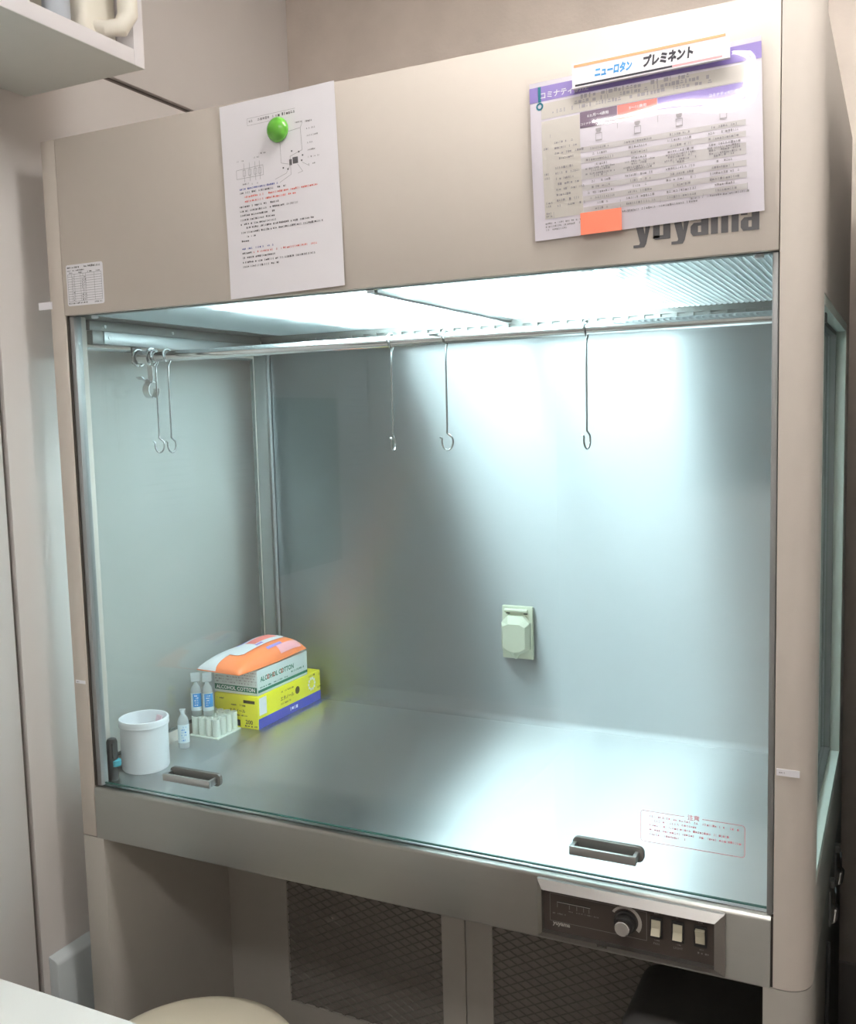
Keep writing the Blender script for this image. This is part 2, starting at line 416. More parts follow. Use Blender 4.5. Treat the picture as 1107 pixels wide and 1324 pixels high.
# interior trims on the left rear corner
MB().box(.0062, .013, .6325, .644, ZLT+.016, 1.66).build('corner_trim', 'aluminium', B, bevel=.002)
# front sash
GY0, GY1 = .0135, .0180
gp = MB().box(.048, 1.2135, GY0, GY1, .8435, 1.75).build('sash_pane', 'clear_glass', B)
MB().box(.048, 1.2135, GY0+.0004, GY1-.0004, .8415, .8434).build('pane_edge', 'glass_edge', gp)
def sash_handle(x0, x1):
    z0, z1 = .8815, .8945; t = .006
    h = MB().box(x0, x1, -.016, -.011, z0, z1).build('sash_handle', 'aluminium', gp, bevel=.0012)
    MB().box(x0, x0+t, -.0109, .0055, z0+.001, z1-.001).build('handle_arm', 'aluminium', h, bevel=.001)
    MB().box(x1-t, x1, -.0109, .0055, z0+.001, z1-.001).build('handle_arm', 'aluminium', h, bevel=.001)
    MB().prism(rounded_rect(x0-.0015, x1+.006, z0-.004, z1+.005, .008), 'y', .0058, .0132).build('handle_plate', 'grey_metal', h, bevel=.001)
    MB().box(x0+t, x1-t, -.0105, .0055, z0+.0005, z0+.002).build('handle_floor', 'grey_metal', h)
sash_handle(.951, 1.046)
sash_handle(.214, .316)
for x0, x1 in ((.0370, .0475), (1.2140, 1.2215)):
    MB().box(x0, x1, .006, .024, .8385, ZHB-.001).build('sash_guide', 'guide_grey', B, bevel=.0012)
MB().box(.0326, .0365, .004, .03, .8385, ZHB).build('guide_seam', 'seam_dark', B)
# red caution print on the glass
st = MB(); zz = 0
x0, x1, z0, z1 = 1.046, 1.185, .907, .951
def frame_lines(mb, pts, wd, z):
    for i in range(len(pts)):
        a, b = pts[i], pts[(i+1) % len(pts)]; line(mb, *a, *b, wd, z)
loop = rounded_rect(x0, x1, z0, z1, .004, 4)
for i in range(len(loop)):
    a, b = loop[i], loop[(i+1) % len(loop)]
    if abs(a[1]-z1) < 1e-6 and abs(b[1]-z1) < 1e-6:
        line(st, a[0], a[1], x0+.084, z1, .0008, 0); line(st, x0+.060, z1, b[0], b[1], .0008, 0)
    else: line(st, *a, *b, .0008, 0)
put_text(st, '注意', .01, x0+.064, z1-.004, 0, width=.016, bold=.0002)
rows = ((.012, .132, .0395), (.012, .075, .0335), (.012, .118, .027), (.012, .132, .0205), (.012, .062, .014))
for a, b, c in rows: marks(st, x0+a, x0+b, z0+c-.004, .0034, 0, R2, .75)
st.v = [(p[0], GY0-.0004, p[1]) for p in st.v]
flat(st, 'caution_print', 'sticker_red', gp, local=False)
# ceiling of the chamber: frame, ribbed diffusers, tubes
ZD = 1.697
fr = MB()
for (a, b, c, d2) in ((.006, .060, .025, .640), (1.212, 1.264, .025, .640), (.060, 1.212, .025, .040), (.060, 1.212, .618, .640)): fr.box(a, b, c, d2, ZD-.002, ZD+.01)
fr.build('ceiling_frame', 'grey_metal', B)
MB().box(.622, .640, .0402, .6178, ZD-.006, ZD+.01).build('divider_bar', 'grey_metal', B, bevel=.001)
def diffuser(x0, x1):
    pitch = .0098; n = int((x1-x0)/pitch); sub = 6; d = MB()
    xs = [(x0+(x1-x0)*i/(n*sub), ZD+.001-.0026*abs(math.sin(PI*i/sub))) for i in range(n*sub+1)]
    for (a, za), (b, zb) in zip(xs[:-1], xs[1:]): d.quad((a, .0402, za), (b, .0402, zb), (b, .6178, zb), (a, .6178, za))
    d.raw = True
    o = d.build('ribbed_diffuser', 'ribbed_diffuser', B)
    bm = bmesh.new(); bm.from_mesh(o.data); bmesh.ops.remove_doubles(bm, verts=bm.verts, dist=1e-6)
    for f in bm.faces: f.smooth = True
    for e in bm.edges:
        if len(e.link_faces) == 2 and e.calc_face_angle(0) > .6: e.smooth = False
    bm.to_mesh(o.data); bm.free()
diffuser(.0602, .6218); diffuser(.6402, 1.2118)
lb = MB().box(.05, 1.222, .022, .64, 1.792, 1.80)
lb.box(.045, .05, .022, .64, ZD+.011, 1.80).box(1.222, 1.227, .022, .64, ZD+.011, 1.80).box(.05, 1.222, .0195, .022, ZD+.011, 1.80).box(.05, 1.222, .64, .6425, ZD+.011, 1.80)
lb.build('light_box', 'reflector', B)
for y in (.14, .32, .50):
    MB().tube([(.30, y, 1.7245), (.93, y, 1.7245)], .0145, 12).build('fluorescent_tube', 'tube_glow', B, smooth=True)
    for x in (.286, .931): MB().box(x, x+.013, y-.016, y+.016, 1.7085, 1.792).build('tube_holder', 'lamp_housing', B)
# slotted angle behind, rod, side rails, stoppers
sa = MB(); y0 = .606
sa.box(.012, 1.258, y0, y0+.002, 1.685, 1.6948).box(.012, 1.258, y0, y0+.002, 1.668, 1.678)
x = .03
while x < 1.24:
    sa.box(x, x+.013, y0, y0+.002, 1.678, 1.685); x += .031
sa.build('slotted_angle', 'grey_metal', B)
MB().box(.012, 1.258, y0+.006, y0+.010, 1.668, 1.6948).build('angle_backing', 'grey_metal', B)
MB().tube([(.0113, .2, 1.630), (1.249, .2, 1.630)], .0100, 20).build('hanging_rod', 'chrome', B, smooth=True)
for xa, xb, s in ((.0062, .0205, 1), (1.2495, 1.2638, -1)):
    rl = MB().box(xa, xb, .105, .604, 1.651, 1.675).build('side_rail', 'aluminium', B, bevel=.001)
    MB().box(xa, xb, .076, .104, 1.650, 1.675).build('rail_end', 'grey_metal', rl, bevel=.001)
    MB().box(xa, xb-.004 if s > 0 else xb, .074, .604, 1.6755, 1.6945).build('rail_bracket', 'grey_metal', rl, bevel=.001)
    MB().box(xa, xa+.005 if s > 0 else xb, .188, .212, 1.618, 1.6505).build('rod_socket', 'grey_metal', rl, bevel=.001)
    for y, z in ((.112, 1.684), (.30, 1.684), (.118, 1.664)):
        xf = xb if s > 0 else xa
        MB().lathe([(.0035, 0), (.0035, .0015), (.002, .002)], 0, 0, seg=10)
        sc = MB(); sc.tube([(xf-.004*s if z > 1.67 and s > 0 else xf, y, z), ((xf-.004*s if z > 1.67 and s > 0 else xf)+.0015*s, y, z)], .0032, 10); sc.build('screw', 'aluminium', rl)
for x in (.072, .632, 1.195):
    MB().lathe([(.0045, -.005), (.006, -.004), (.006, 0)], x, .032, 1.6945, 12).build('rubber_stop', 'print_white', B, smooth=True)
# outlet with flap on the back panel
o = MB().box(.594, .664, YD-.010, YD, .979, 1.094).build('outlet_plate', 'outlet_cream', B, bevel=.003)
yb = YD-.0102
prof = [(.5975, 1.060), (.612, 1.075), (.646, 1.075), (.6605, 1.060), (.6605, 1.003), (.634, .990), (.629, .981), (.624, .990), (.5975, 1.003)]
inner = [(.604, 1.052), (.616, 1.058), (.642, 1.058), (.654, 1.052), (.654, 1.008), (.642, 1.000), (.629, .998), (.616, 1.000), (.604, 1.008)]
fl = MB(); k = len(prof)
fl.v = [(p[0], yb, p[1]) for p in prof]+[(p[0], yb-.012, p[1]) for p in prof]+[(p[0], yb-.022, p[1]) for p in inner]
for lv in (0, 1):
    for i in range(k): fl.f.append((lv*k+i, lv*k+(i+1) % k, (lv+1)*k+(i+1) % k, (lv+1)*k+i))
fl.f.append(tuple(2*k+i for i in range(k))); fl.f.append(tuple(reversed(range(k))))
flap = fl.build('outlet_flap', 'outlet_cream', o)
MB().tube([(.604, yb-.006, 1.085), (.655, yb-.006, 1.085)], .0042, 10).build('hinge_pin', 'outlet_cream', flap, smooth=True)
for x in (.605, .645): MB().box(x, x+.008, yb-.002, yb, 1.077, 1.082).build('hinge_slot', 'outlet_dark', flap)
# control panel
CX0, CX1, CZ0, CZ1 = .899, 1.163, .7455, .8325
ci = (.9085, 1.1505, .7565, .8205)
bz = MB()
for A, Bq in (((CX0, CZ0), (CX1, CZ0)), ((CX1, CZ0), (CX1, CZ1)), ((CX1, CZ1), (CX0, CZ1)), ((CX0, CZ1), (CX0, CZ0))):
    def inn(p): return (ci[0] if p[0] == CX0 else ci[1], ci[2] if p[1] == CZ0 else ci[3])
    a2, b2 = inn(A), inn(Bq)
    bz.quad((A[0], -.0002, A[1]), (Bq[0], -.0002, Bq[1]), (Bq[0], -.006, Bq[1]), (A[0], -.006, A[1]))
    bz.quad((A[0], -.006, A[1]), (Bq[0], -.006, Bq[1]), (b2[0], -.014, b2[1]), (a2[0], -.014, a2[1]))
    bz.quad((a2[0], -.014, a2[1]), (b2[0], -.014, b2[1]), (b2[0], -.002, b2[1]), (a2[0], -.002, a2[1]))
cp = bz.build('control_bezel', 'bezel_steel', B)
MB().box(ci[0], ci[1], -.004, -.0005, ci[2], ci[3]).build('control_plate', 'panel_brown', cp)
pr = MB()
def L(xa, za, xb, zb, wd): line(pr, xa, za, xb, zb, wd, 0)
for a in ((.918, .813, 1.058, .813), (.918, .772, 1.058, .772), (.918, .772, .918, .813), (1.058, .772, 1.058, .813)): L(*a, .0006)
for x in (.929, .947, .958, .968, .976): L(x, .800, x, .7935, .0009)
for x in (.944, .955, .964, .973, .983): marks(pr, x, x+.007, .7895, .002, 0, R2, .9)
marks(pr, .922, .940, .783, .0025, 0, R2)
pr.v = [(p[0], -.0043, p[1]) for p in pr.v]
flat(pr, 'dial_print', 'grey_print', cp, local=False)
MB().box(.929, .978, -.0052, -.0042, .8005, .8035).build('meter_slot', 'black_plastic', cp)
MB().box(.929, .978, -.0055, -.0053, .8016, .8024).build('meter_line', 'silver_print', cp)
lo = MB(); put_text(lo, 'yuyama', .008, .9215, .7645, 0, width=.026, bold=.0003, slant=.1)
lo.v = [(p[0], -.0044, p[1]) for p in lo.v]; flat(lo, 'brand_print', 'silver_print', cp, local=False)
sc = MB(); cxk, czk = 1.029, .7935
for i in range(16):
    a0 = math.radians(150-185*i/16); a1 = math.radians(150-185*(i+1)/16); w0 = .0035+.002*i/16; r1 = .0225
    q = [(cxk+r1*math.cos(a0), czk+r1*math.sin(a0)), (cxk+r1*math.cos(a1), czk+r1*math.sin(a1)), (cxk+(r1-w0)*math.cos(a1), czk+(r1-w0)*math.sin(a1)), (cxk+(r1-w0)*math.cos(a0), czk+(r1-w0)*math.sin(a0))]
    sc.quad(*[(p[0], -.0043, p[1]) for p in q])
flat(sc, 'dial_scale', 'silver_print', cp, local=False)
def ycyl(cx, cz, prof, seg=28):
    m = MB(); m.lathe(prof, 0, 0, 0, seg); m.v = [(cx+p[0], -p[2], cz+p[1]) for p in m.v]; return m
kn = ycyl(cxk, czk, [(.0165, .0045), (.0165, .008), (.0135, .009), (.0130, .019)]).build('knob_skirt', 'black_plastic', cp, smooth=True)
ycyl(cxk, czk, [(.0108, .019), (.0105, .027), (.0095, .0282)]).build('knob_cap', 'chrome', kn, smooth=True)
for i, x in enumerate((1.0715, 1.1010, 1.1310)):
    s = MB().box(x-.0085, x+.0085, -.0065, -.0042, .7795, .8095).build('switch_surround', 'black_plastic', cp, bevel=.0008)
    yo, yi = (-.0125, -.0075)
    rk = MB().prism([(-.0066, .7845), (yo if i != 2 else yi, .7850), (-.0085, .7945), (yi if i != 2 else yo, .8050), (-.0066, .8055)], 'x', x-.0062, x+.0062).build('rocker', 'rocker_cream', s)
tx = MB()
for body, x in (('FAN', 1.0675), ('LIGHT', 1.0950)): put_text(tx, body, .004, x, .7690, 0, width=.008 if body == 'FAN' else .0125)
marks(tx, 1.1215, 1.1400, .7690, .0028, 0, R2)
for x in (1.0685, 1.0985, 1.1280): marks(tx, x, x+.006, .7745, .002, 0, R2, .95); marks(tx, x, x+.005, .8125, .002, 0, R2, .95)
tx.v = [(p[0], -.0043, p[1]) for p in tx.v]; flat(tx, 'switch_print', 'grey_print', cp, local=False)
MB().box(.990, 1.004, -.0146, -.0135, .7530, .7562).build('bezel_notch', 'seam_dark', cp)
# brand lettering on the header: one piece for each letter
def letter(polys, x):
    m = MB()
    for p in polys: m.prism([(x+q[0]*.001, 1.7205+q[1]*.001) for q in p], 'y', -.0006, -.0001)
    return m.build('letter', 'logo_grey', B)
def rp(a, b, c, d): return [(a, c), (b, c), (b, d), (a, d)]
Yl = [[(0, 28), (9.5, 28), (14, 8), (15, 28), (23, 28), (15.5, -4), (13, -8), (-1, -8), (-1, -4.5), (6.5, -4.5), (7.5, -2)]]
Ul = [rp(0, 8.5, 2, 28), rp(13, 22, 0, 28), [(0, 2), (3, 0), (13, 0), (13, 5), (8.5, 5), (0, 5)]]
Al = [rp(13, 22, 0, 23), [(2, 28), (18, 28), (22, 23), (13, 23), (9, 23), (0, 23)], rp(0, 8, 19, 23), [(0, 4), (3, 0), (13, 0), (13, 4), (9, 4)], rp(0, 9, 4, 12), [(0, 12), (13, 12), (13, 16), (4, 16)]]
Ml = [rp(0, 8.5, 0, 28), rp(12.5, 21, 0, 24), rp(25, 33.5, 0, 24), [(8.5, 24), (25, 24), (33.5, 24), (30, 28), (8.5, 28)]]
for g, x in ((Yl, 1.0440), (Ul, 1.0685), (Yl, 1.0930), (Al, 1.1160), (Ml, 1.1410), (Al, 1.1770)): letter(g, x)
# service record sticker and three white tape tags
e = empty('sticker_origin', (0, 0, 0)) if False else None
sk = MB().prism(rounded_rect(.043, .128, 1.7095, 1.7800, .004), 'y', -.0004, -.00005).build('record_sticker', 'print_white', B)
g1 = MB()
for i in range(12): line(g1, .0465, 1.7635-i*.0042, .1245, 1.7635-i*.0042, .0004, 0)
for x in (.0465, .056, .062, .076, .082, .0885, .108, .1245): line(g1, x, 1.7635, x, 1.7635-11*.0042, .0004, 0)
marks(g1, .046, .100, 1.7735, .0030, 0, R2); marks(g1, .100, .122, 1.7730, .0042, 0, R2, 1); marks(g1, .046, .085, 1.7685, .0025, 0, R2, .9)
for x in (.048, .072, .093, .112): marks(g1, x, x+.008, 1.7645, .0026, 0, R2, .9)
for i in range(1, 11):
    for x in (.058, .079, .0845): marks(g1, x, x+.002, 1.7603-i*.0042, .0022, 0, R2, .8)
marks(g1, .046, .090, 1.7125, .0030, 0, R2, .95); marks(g1, .106, .124, 1.7125, .0026, 0, R2, .8)
g1.v = [(p[0], -.0006, p[1]) for p in g1.v]; flat(g1, 'form_print', 'ink_black', sk, local=False)
for (a, b, c, d2) in ((-.027, .005, 1.7075, 1.7205), (.006, .029, 1.0310, 1.0370), (1.2255, 1.2535, 1.0315, 1.0405)):
    t = MB().box(a, b, -.0012, -.0002, c, d2).build('tape_tag', 'print_white', B)
    g1 = MB(); marks(g1, a+.003, a+.009, (c+d2)/2-.001, .002, 0, R2, .9); g1.v = [(p[0], -.0014, p[1]) for p in g1.v]
    if c < 1.5: flat(g1, 'tag_print', 'ink_grey', t, local=False)
# draw latches and cable on the right side
for y, z in ((.50, .690), (.36, .690)):
    l = MB().box(XS, XS+.003, y-.012, y+.012, z-.03, z+.03).build('draw_latch', 'aluminium', B, bevel=.0008)
    MB().prism([(XS+.003, z-.028), (XS+.013, z-.020), (XS+.016, z-.002), (XS+.012, z+.004), (XS+.003, z+.002)], 'y', y-.008, y+.008).build('latch_lever', 'chrome', l, bevel=.001)
    MB().tube([(XS+.010, y-.008, z), (XS+.010, y-.009, z+.028), (XS+.008, y, z+.034), (XS+.010, y+.009, z+.028), (XS+.010, y+.008, z)], .0016, 6).build('latch_loop', 'chrome', l, smooth=True)
    MB().box(XS+.0002, XS+.009, y-.009, y+.009, z+.034, z+.046).build('latch_catch', 'grey_metal', l, bevel=.001)
MB().tube([(XS+.004, .30, .66), (XS+.004, .27, .55), (XS+.004, .26, .35), (XS+.004, .255, .004)], .0032, 8).build('cable', 'bin_dark', B, smooth=True)

# ================================================================== PAPERS ON THE HEADER
P = empty('notice_sheet', (.391, -.0025, 1.991), (PI/2, -.0257, 0), 'white notice sheet with a diagram hung on the header by a magnet', 'paper')
pw, ph = .2105, .2965
nx, ny = 10, 14; m = MB()
def pz(u, v):   # slight curl at the free edges
    return .0012+.004*max(0, v-.55)**2*4+.0035*max(0, u-.8)*(1-v)
for j in range(ny+1):
    for i in range(nx+1): m.v.append((pw*i/nx, -ph*j/ny, pz(i/nx, j/ny)*.6))
for j in range(ny):
    for i in range(nx):
        a = j*(nx+1)+i; m.f.append((a, a+nx+1, a+nx+2, a+1))
m.raw = True
sh = m.build('sheet', 'paper_white', P, smooth=True, local=True)
def lift(mb, fn):
    mb.v = [(p[0], p[1], fn(p[0], p[1])) for p in mb.v]; return mb
sheet_z = lambda x, y: pz(x/pw, -y/ph)*.6+.0004
blk, red, blu, gry = MB(), MB(), MB(), MB()
def row(mb, v, u0, u1, d=.85, h=.0032): marks(mb, pw*u0, pw*u1, -ph*v, h, 0, R2, d)
row(gry, .112, .26, .50, .6, .0045); row(blk, .112, .50, .66, .95, .0045)
for a in ((.245, .09, .665, .09), (.245, .125, .5, .125), (.245, .09, .245, .125)): line(gry, pw*a[0], -ph*a[1], pw*a[2], -ph*a[3], .0004, 0)
rows = [(.445, .14, .47, blu), (.465, .14, .55, blk), (.487, .18, .82, red), (.510, .18, .62, red), (.535, .13, .48, blk), (.558, .13, .64, blk), (.580, .13, .43, blk),
        (.603, .13, .43, blk), (.625, .13, .44, blk), (.645, .18, .76, blk), (.668, .13, .84, blk), (.690, .18, .25, blk), (.712, .13, .25, blk),
        (.752, .13, .40, blu), (.775, .13, .22, blk), (.775, .23, .80, red), (.798, .13, .42, blk), (.822, .13, .76, blk), (.845, .13, .46, blk)]
for v, a, b, k in rows: row(k, v, a, b)
def pl(mb, pts, wd=.0005):
    for (a, b), (c, d2) in zip(pts[:-1], pts[1:]): line(mb, pw*a, -ph*b, pw*c, -ph*d2, wd, 0)
pl(gry, [(.12, .34), (.12, .385), (.36, .385), (.36, .335), (.12, .34)])
for u in (.19, .24, .29, .33): pl(gry, [(u, .31), (u, .405)]); pl(gry, [(u-.012, .345), (u+.012, .345), (u+.012, .375), (u-.012, .375), (u-.012, .345)])
pl(gry, [(.52, .20), (.52, .345), (.60, .36), (.60, .41), (.50, .44)]); pl(gry, [(.52, .20), (.70, .19), (.705, .30), (.60, .32), (.60, .36)], .0006)
pl(gry, [(.70, .19), (.72, .165)]); pl(gry, [(.60, .36), (.56, .40), (.46, .42)]); pl(gry, [(.66, .365), (.70, .405), (.66, .41)]); pl(gry, [(.70, .36), (.76, .385)])
for k in range(7): row(gry, .17+k*.035, .75, .80+.02*(k % 3), .8, .0026)
for u, v in ((.13, .30), (.28, .295), (.33, .28), (.17, .42), (.25, .425), (.66, .165), (.74, .168)): row(gry, v, u, u+.06, .8, .0026)
rect(blk, pw*.590, pw*.612, -ph*.365, -ph*.335, 0); rect(blk, pw*.620, pw*.665, -ph*.360, -ph*.328, 0)
for u, v in ((.61, .30), (.53, .375), (.57, .385), (.67, .31), (.70, .33), (.69, .355)): rect(blk, pw*u, pw*(u+.012), -ph*v, -ph*(v-.008), 0)
for mb, n, k in ((blk, 'black_print', 'ink_black'), (red, 'red_print', 'ink_red'), (blu, 'blue_print', 'ink_blue'), (gry, 'diagram_print', 'ink_grey')):
    flat(lift(mb, sheet_z), n, k, sh)
# green dome magnet
G = MB(); G.lathe([(.0165, .0026), (.0185, .0045), (.0188, .007), (.0172, .0105), (.0130, .0142), (.0070, .0162), (.001, .0168)], 0, 0, 0, 36)
G.v = [(.5005+p[0], -p[2], 1.9405+p[1]) for p in G.v]
mg = G.build('round_magnet', 'magnet_green', smooth=True, angle=60)
tag(mg, 'glossy green round magnet pinning the white notice sheet', 'magnet')

# laminated chart
cw, ch = .2960, .2060
LM = empty('laminated_chart', (.904, -.0022, 1.940), (PI/2, -.026, 0), 'laminated vaccine comparison chart with purple heading on the header', 'chart')
pouch = MB(); nx, ny = 44, 30
def lz(u, v): return .0010+.0080*math.sin(PI*min(1, max(0, u)))**.5*math.sin(PI*min(1, max(0, (v-.06)/.94)))+.0016*math.sin(5.2*u+3.4*v)*math.sin(PI*v)+.0008*math.sin(13*u-4*v)*max(0, .5-v)
def grid(x0, x1, y0, y1, off, nx, ny):
    g = MB(); g.raw = True
    for j in range(ny+1):
        for i in range(nx+1):
            x = x0+(x1-x0)*i/nx; y = y0+(y1-y0)*j/ny; g.v.append((x, y, lz(x/cw, -y/ch)+off))
    for j in range(ny):
        for i in range(nx):
            a = j*(nx+1)+i; g.f.append((a, a+nx+1, a+nx+2, a+1))
    return g
lamz = lambda off: (lambda x, y: lz(x/cw, -y/ch)+off)
card = grid(0, cw, 0, -ch, 0, 36, 24).build('card', 'card_white', LM, smooth=True, local=True)
def cells(name, material, rects, off, n=8):
    g = MB(); g.raw = True
    for (u0, u1, v0, v1) in rects:
        q = grid(cw*u0, cw*u1, -ch*v0, -ch*v1, off, max(1, int(36*(u1-u0))), max(1, int(24*(v1-v0)))); k = len(g.v)
        g.v += q.v; g.f += [tuple(k+i for i in f) for f in q.f]
    return flat(g, name, material, card)
def band(k): return .462+k*.0335
cells('heading_band', 'print_purple', [(0, 1, .030, .125)], .0003)
cells('intro_field', 'print_beige', [(.055, .935, .140, .240), (.055, .235, .255, .870)], .0003)
cells('plum_cell', 'print_plum', [(.236, .402, .245, .345)], .0003)
cells('salmon_cell', 'print_salmon', [(.404, .575, .245, .345)], .0003)
cells('purple_cell', 'print_purple', [(.577, .935, .245, .345)], .0003)
cells('grey_rows', 'print_band', [(.236, .935, band(k), band(k+1)) for k in (0, 2, 4, 5, 7, 9, 11)], .0003)
wt, bk, gr, rl = MB(), MB(), MB(), MB()
put_text(wt, 'コミナティ筋注', .02, cw*.052, -ch*.112, 0, width=.066, bold=.0005)
put_text(wt, '6ヵ月〜4歳用', .01, cw*.270, -ch*.286, 0, width=.028, bold=.0002)
put_text(wt, 'コミナティ筋注6ヵ月〜4歳用', .01, cw*.240, -ch*.330, 0, width=.046, bold=.0002)
put_text(wt, '5〜11歳用', .01, cw*.455, -ch*.286, 0, width=.022, bold=.0002)
put_text(wt, 'コミナティ筋注5〜11歳用', .01, cw*.416, -ch*.330, 0, width=.044, bold=.0002)
put_text(wt, 'コミナティRTU筋注', .01, cw*.600, -ch*.318, 0, width=.040, bold=.0002)
put_text(wt, 'コミナティRTU筋注', .01, cw*.790, -ch*.300, 0, width=.040, bold=.0002); marks(wt, cw*.765, cw*.925, -ch*.335, .0045, 0, R2, .8)
marks(bk, cw*.24, cw*.70, -ch*.160, .0062, 0, R2, .75)
marks(bk, cw*.19, cw*.80, -ch*.188, .0055, 0, R2, .75); marks(bk, cw*.125, cw*.80, -ch*.218, .0055, 0, R2, .75)
rect(bk, cw*.108, cw*.114, -ch*.214, -ch*.205, 0)
for c0, c1 in ((.236, .402), (.404, .575), (.577, .755), (.757, .935)):
    cm = (c0+c1)/2
    # vial picture
    for (a, b, c, d2) in ((-.012, .012, .362, .378), (-.009, .009, .378, .386), (-.014, .014, .392, .396), (-.014, .014, .432, .440)): rect(bk, cw*(cm+a), cw*(cm+b), -ch*d2, -ch*c, 0)
    for s in (-.014, .013): rect(rl, cw*(cm+s), cw*(cm+s+.002), -ch*.440, -ch*.392, 0)
    for k in range(12):
        wdt = R2.choice((.03, .04, .05, .06)); marks(gr, cw*(cm-wdt), cw*(cm+wdt), -ch*(band(k)+.025), .0032, 0, R2, .85)
        if k in (4, 5): marks(gr, cw*(cm-.065), cw*(cm+.065), -ch*(band(k)+.010), .0028, 0, R2, .85)
for k in range(12): marks(gr, cw*.115, cw*(.20+.02*(k % 3)), -ch*(band(k)-.05+.024*(k > 3)), .0032, 0, R2, .7)
for v in (.44, .60, .625, .78, .80, .845, .862): marks(gr, cw*.062, cw*.085, -ch*v, .0032, 0, R2, 1)
for u in (.095, .402, .576, .756, .935): rect(rl, cw*u, cw*(u+.0018), -ch*.87, -ch*.345, 0)
marks(gr, cw*.055, cw*.235, -ch*.905, .0026, 0, R2, .8); marks(gr, cw*.41, cw*.73, -ch*.897, .0030, 0, R2, .9); marks(gr, cw*.70, cw*.935, -ch*.880, .0026, 0, R2, .9)
marks(gr, cw*.055, cw*.22, -ch*.925, .0026, 0, R2, .8); marks(gr, cw*.055, cw*.15, -ch*.945, .0026, 0, R2, .8)
flat(lift(wt, lamz(.0006)), 'white_print', 'print_white', card); flat(lift(bk, lamz(.0006)), 'dark_print', 'ink_rule', card)
flat(lift(gr, lamz(.0006)), 'small_print', 'ink_grey', card); flat(lift(rl, lamz(.0006)), 'table_rules', 'ink_rule', card)
tq = MB()
for i in range(12):
    a0, a1 = 2*PI*i/12, 2*PI*(i+1)/12; cxq, cyq = cw*.048, -ch*.155
    tq.quad((cxq+.0052*math.cos(a0), cyq+.0052*math.sin(a0), 0), (cxq+.0052*math.cos(a1), cyq+.0052*math.sin(a1), 0), (cxq+.0028*math.cos(a1), cyq+.0028*math.sin(a1), 0), (cxq+.0028*math.cos(a0), cyq+.0028*math.sin(a0), 0))
rect(tq, cw*.041, cw*.055, -ch*.128, -ch*.030, 0)
flat(lift(tq, lamz(.0005)), 'emblem_print', 'print_teal', card)
po = grid(-.0035, .3085, .0055, -ch-.0045, .0016, 44, 30).build('laminate_film', 'plastic_film', LM, smooth=True, local=True)
# magnetic bar on top of the chart
MBAR = empty('magnet_bar', (.9675, -.0115, 1.9205), (PI/2, -.022, 0), 'white magnetic bar with orange stripe and blue and black lettering', 'magnet')
bar = MB().box(0, .1975, 0, .0305, -.002, .0040).build('bar', 'print_white', MBAR, local=True)
q = MB(); rect(q, .003, .1935, .0255, .0288, .0042); flat(q, 'orange_stripe', 'print_orange', bar, kind=None)
q = MB(); rect(q, .004, .1290, .0018, .0042, .0042); flat(q, 'black_stripe', 'print_dark', bar, kind=None)
q = MB(); rect(q, .1292, .1890, .0018, .0042, .0042); flat(q, 'pink_stripe', 'print_pink', bar, kind=None)
q = MB(); put_text(q, 'ニューロタン', .02, .0300, .0085, .0042, width=.0480, height=.0125, bold=.0010, slant=.12); flat(q, 'blue_lettering', 'print_cyan', bar)
q = MB(); put_text(q, 'プレミネント', .02, .0920, .0085, .0042, width=.0620, height=.0145, bold=.0012, slant=.12); flat(q, 'black_lettering', 'print_dark', bar)
# sticky note
SN = empty('sticky_note', (.9755, -.0090, 1.7345), (PI/2, -.022, 0), 'plain orange sticky note at the lower edge of the laminated chart', 'note')
sn = MB(); sn.raw = True
for j in range(5):
    for i in range(7):
        sn.v.append((.0550*i/6, .0285*j/4, .0012+.0010*math.sin(PI*i/6)*(1-j/4)))
for j in range(4):
    for i in range(6): a = j*7+i; sn.f.append((a, a+1, a+8, a+7))
s0 = sn.build('note_sheet', 'note_orange', SN, smooth=True, local=True)

# ================================================================== HOOKS AND CLIP ON THE ROD
def hook(x, yaw, label):
    e = empty('hook', (x, .2, 1.6402), (0, 0, 0), label, 'hook', 'long wire hooks on the rod')
    pts = []; r1 = .0122; zc = -.0105
    for i in range(15):                     # ring over the rod, in the plane across it
        a = math.radians(-70+300*i/14); pts.append((0.0009*math.sin(i), r1*math.cos(a)*-1, zc+.0018+r1*math.sin(a)))
    top = pts[-1]
    pts += [(0, .004, -.0245), (0, .001, -.030)]
    pts += [(0, 0, -.06), (0, 0, -.11), (0, 0, -.152)]
    c, s = math.cos(yaw), math.sin(yaw); rb = .0098
    for i in range(13):
        a = math.radians(75-275*i/12); d = rb*math.cos(a)-.003*(1 if i < 2 else 0); z = -.1810+.0145*math.sin(a)
        pts.append((d*c*.95, d*s*.95, z))
    px, py, pz_ = pts[-1]; pts.append((px-.004*c, py-.004*s, pz_+.003))
    m = MB().tube(pts, .00165, 7); m.raw = False
    m.build('wire', 'hook_steel', e, smooth=True, local=True, angle=80)
for x, yaw, lab in ((.0560, math.radians(25), 'long wire hook on the rod nearest the spring clip'),
                    (.0865, math.radians(75), 'long wire hook on the rod, second from the spring clip'),
                    (.5745, math.radians(98), 'long wire hook in the rod\'s middle, left one of a pair'),
                    (.6770, math.radians(20), 'long wire hook in the rod\'s middle, right one of a pair'),
                    (.9180, math.radians(75), 'long wire hook hanging alone on the right half of the rod')): hook(x, yaw, lab)
K = empty('spring_clip', (.0285, .2, 1.630), (0, 0, 0), 'chrome double spring clip gripping the left end of the rod', 'clip')
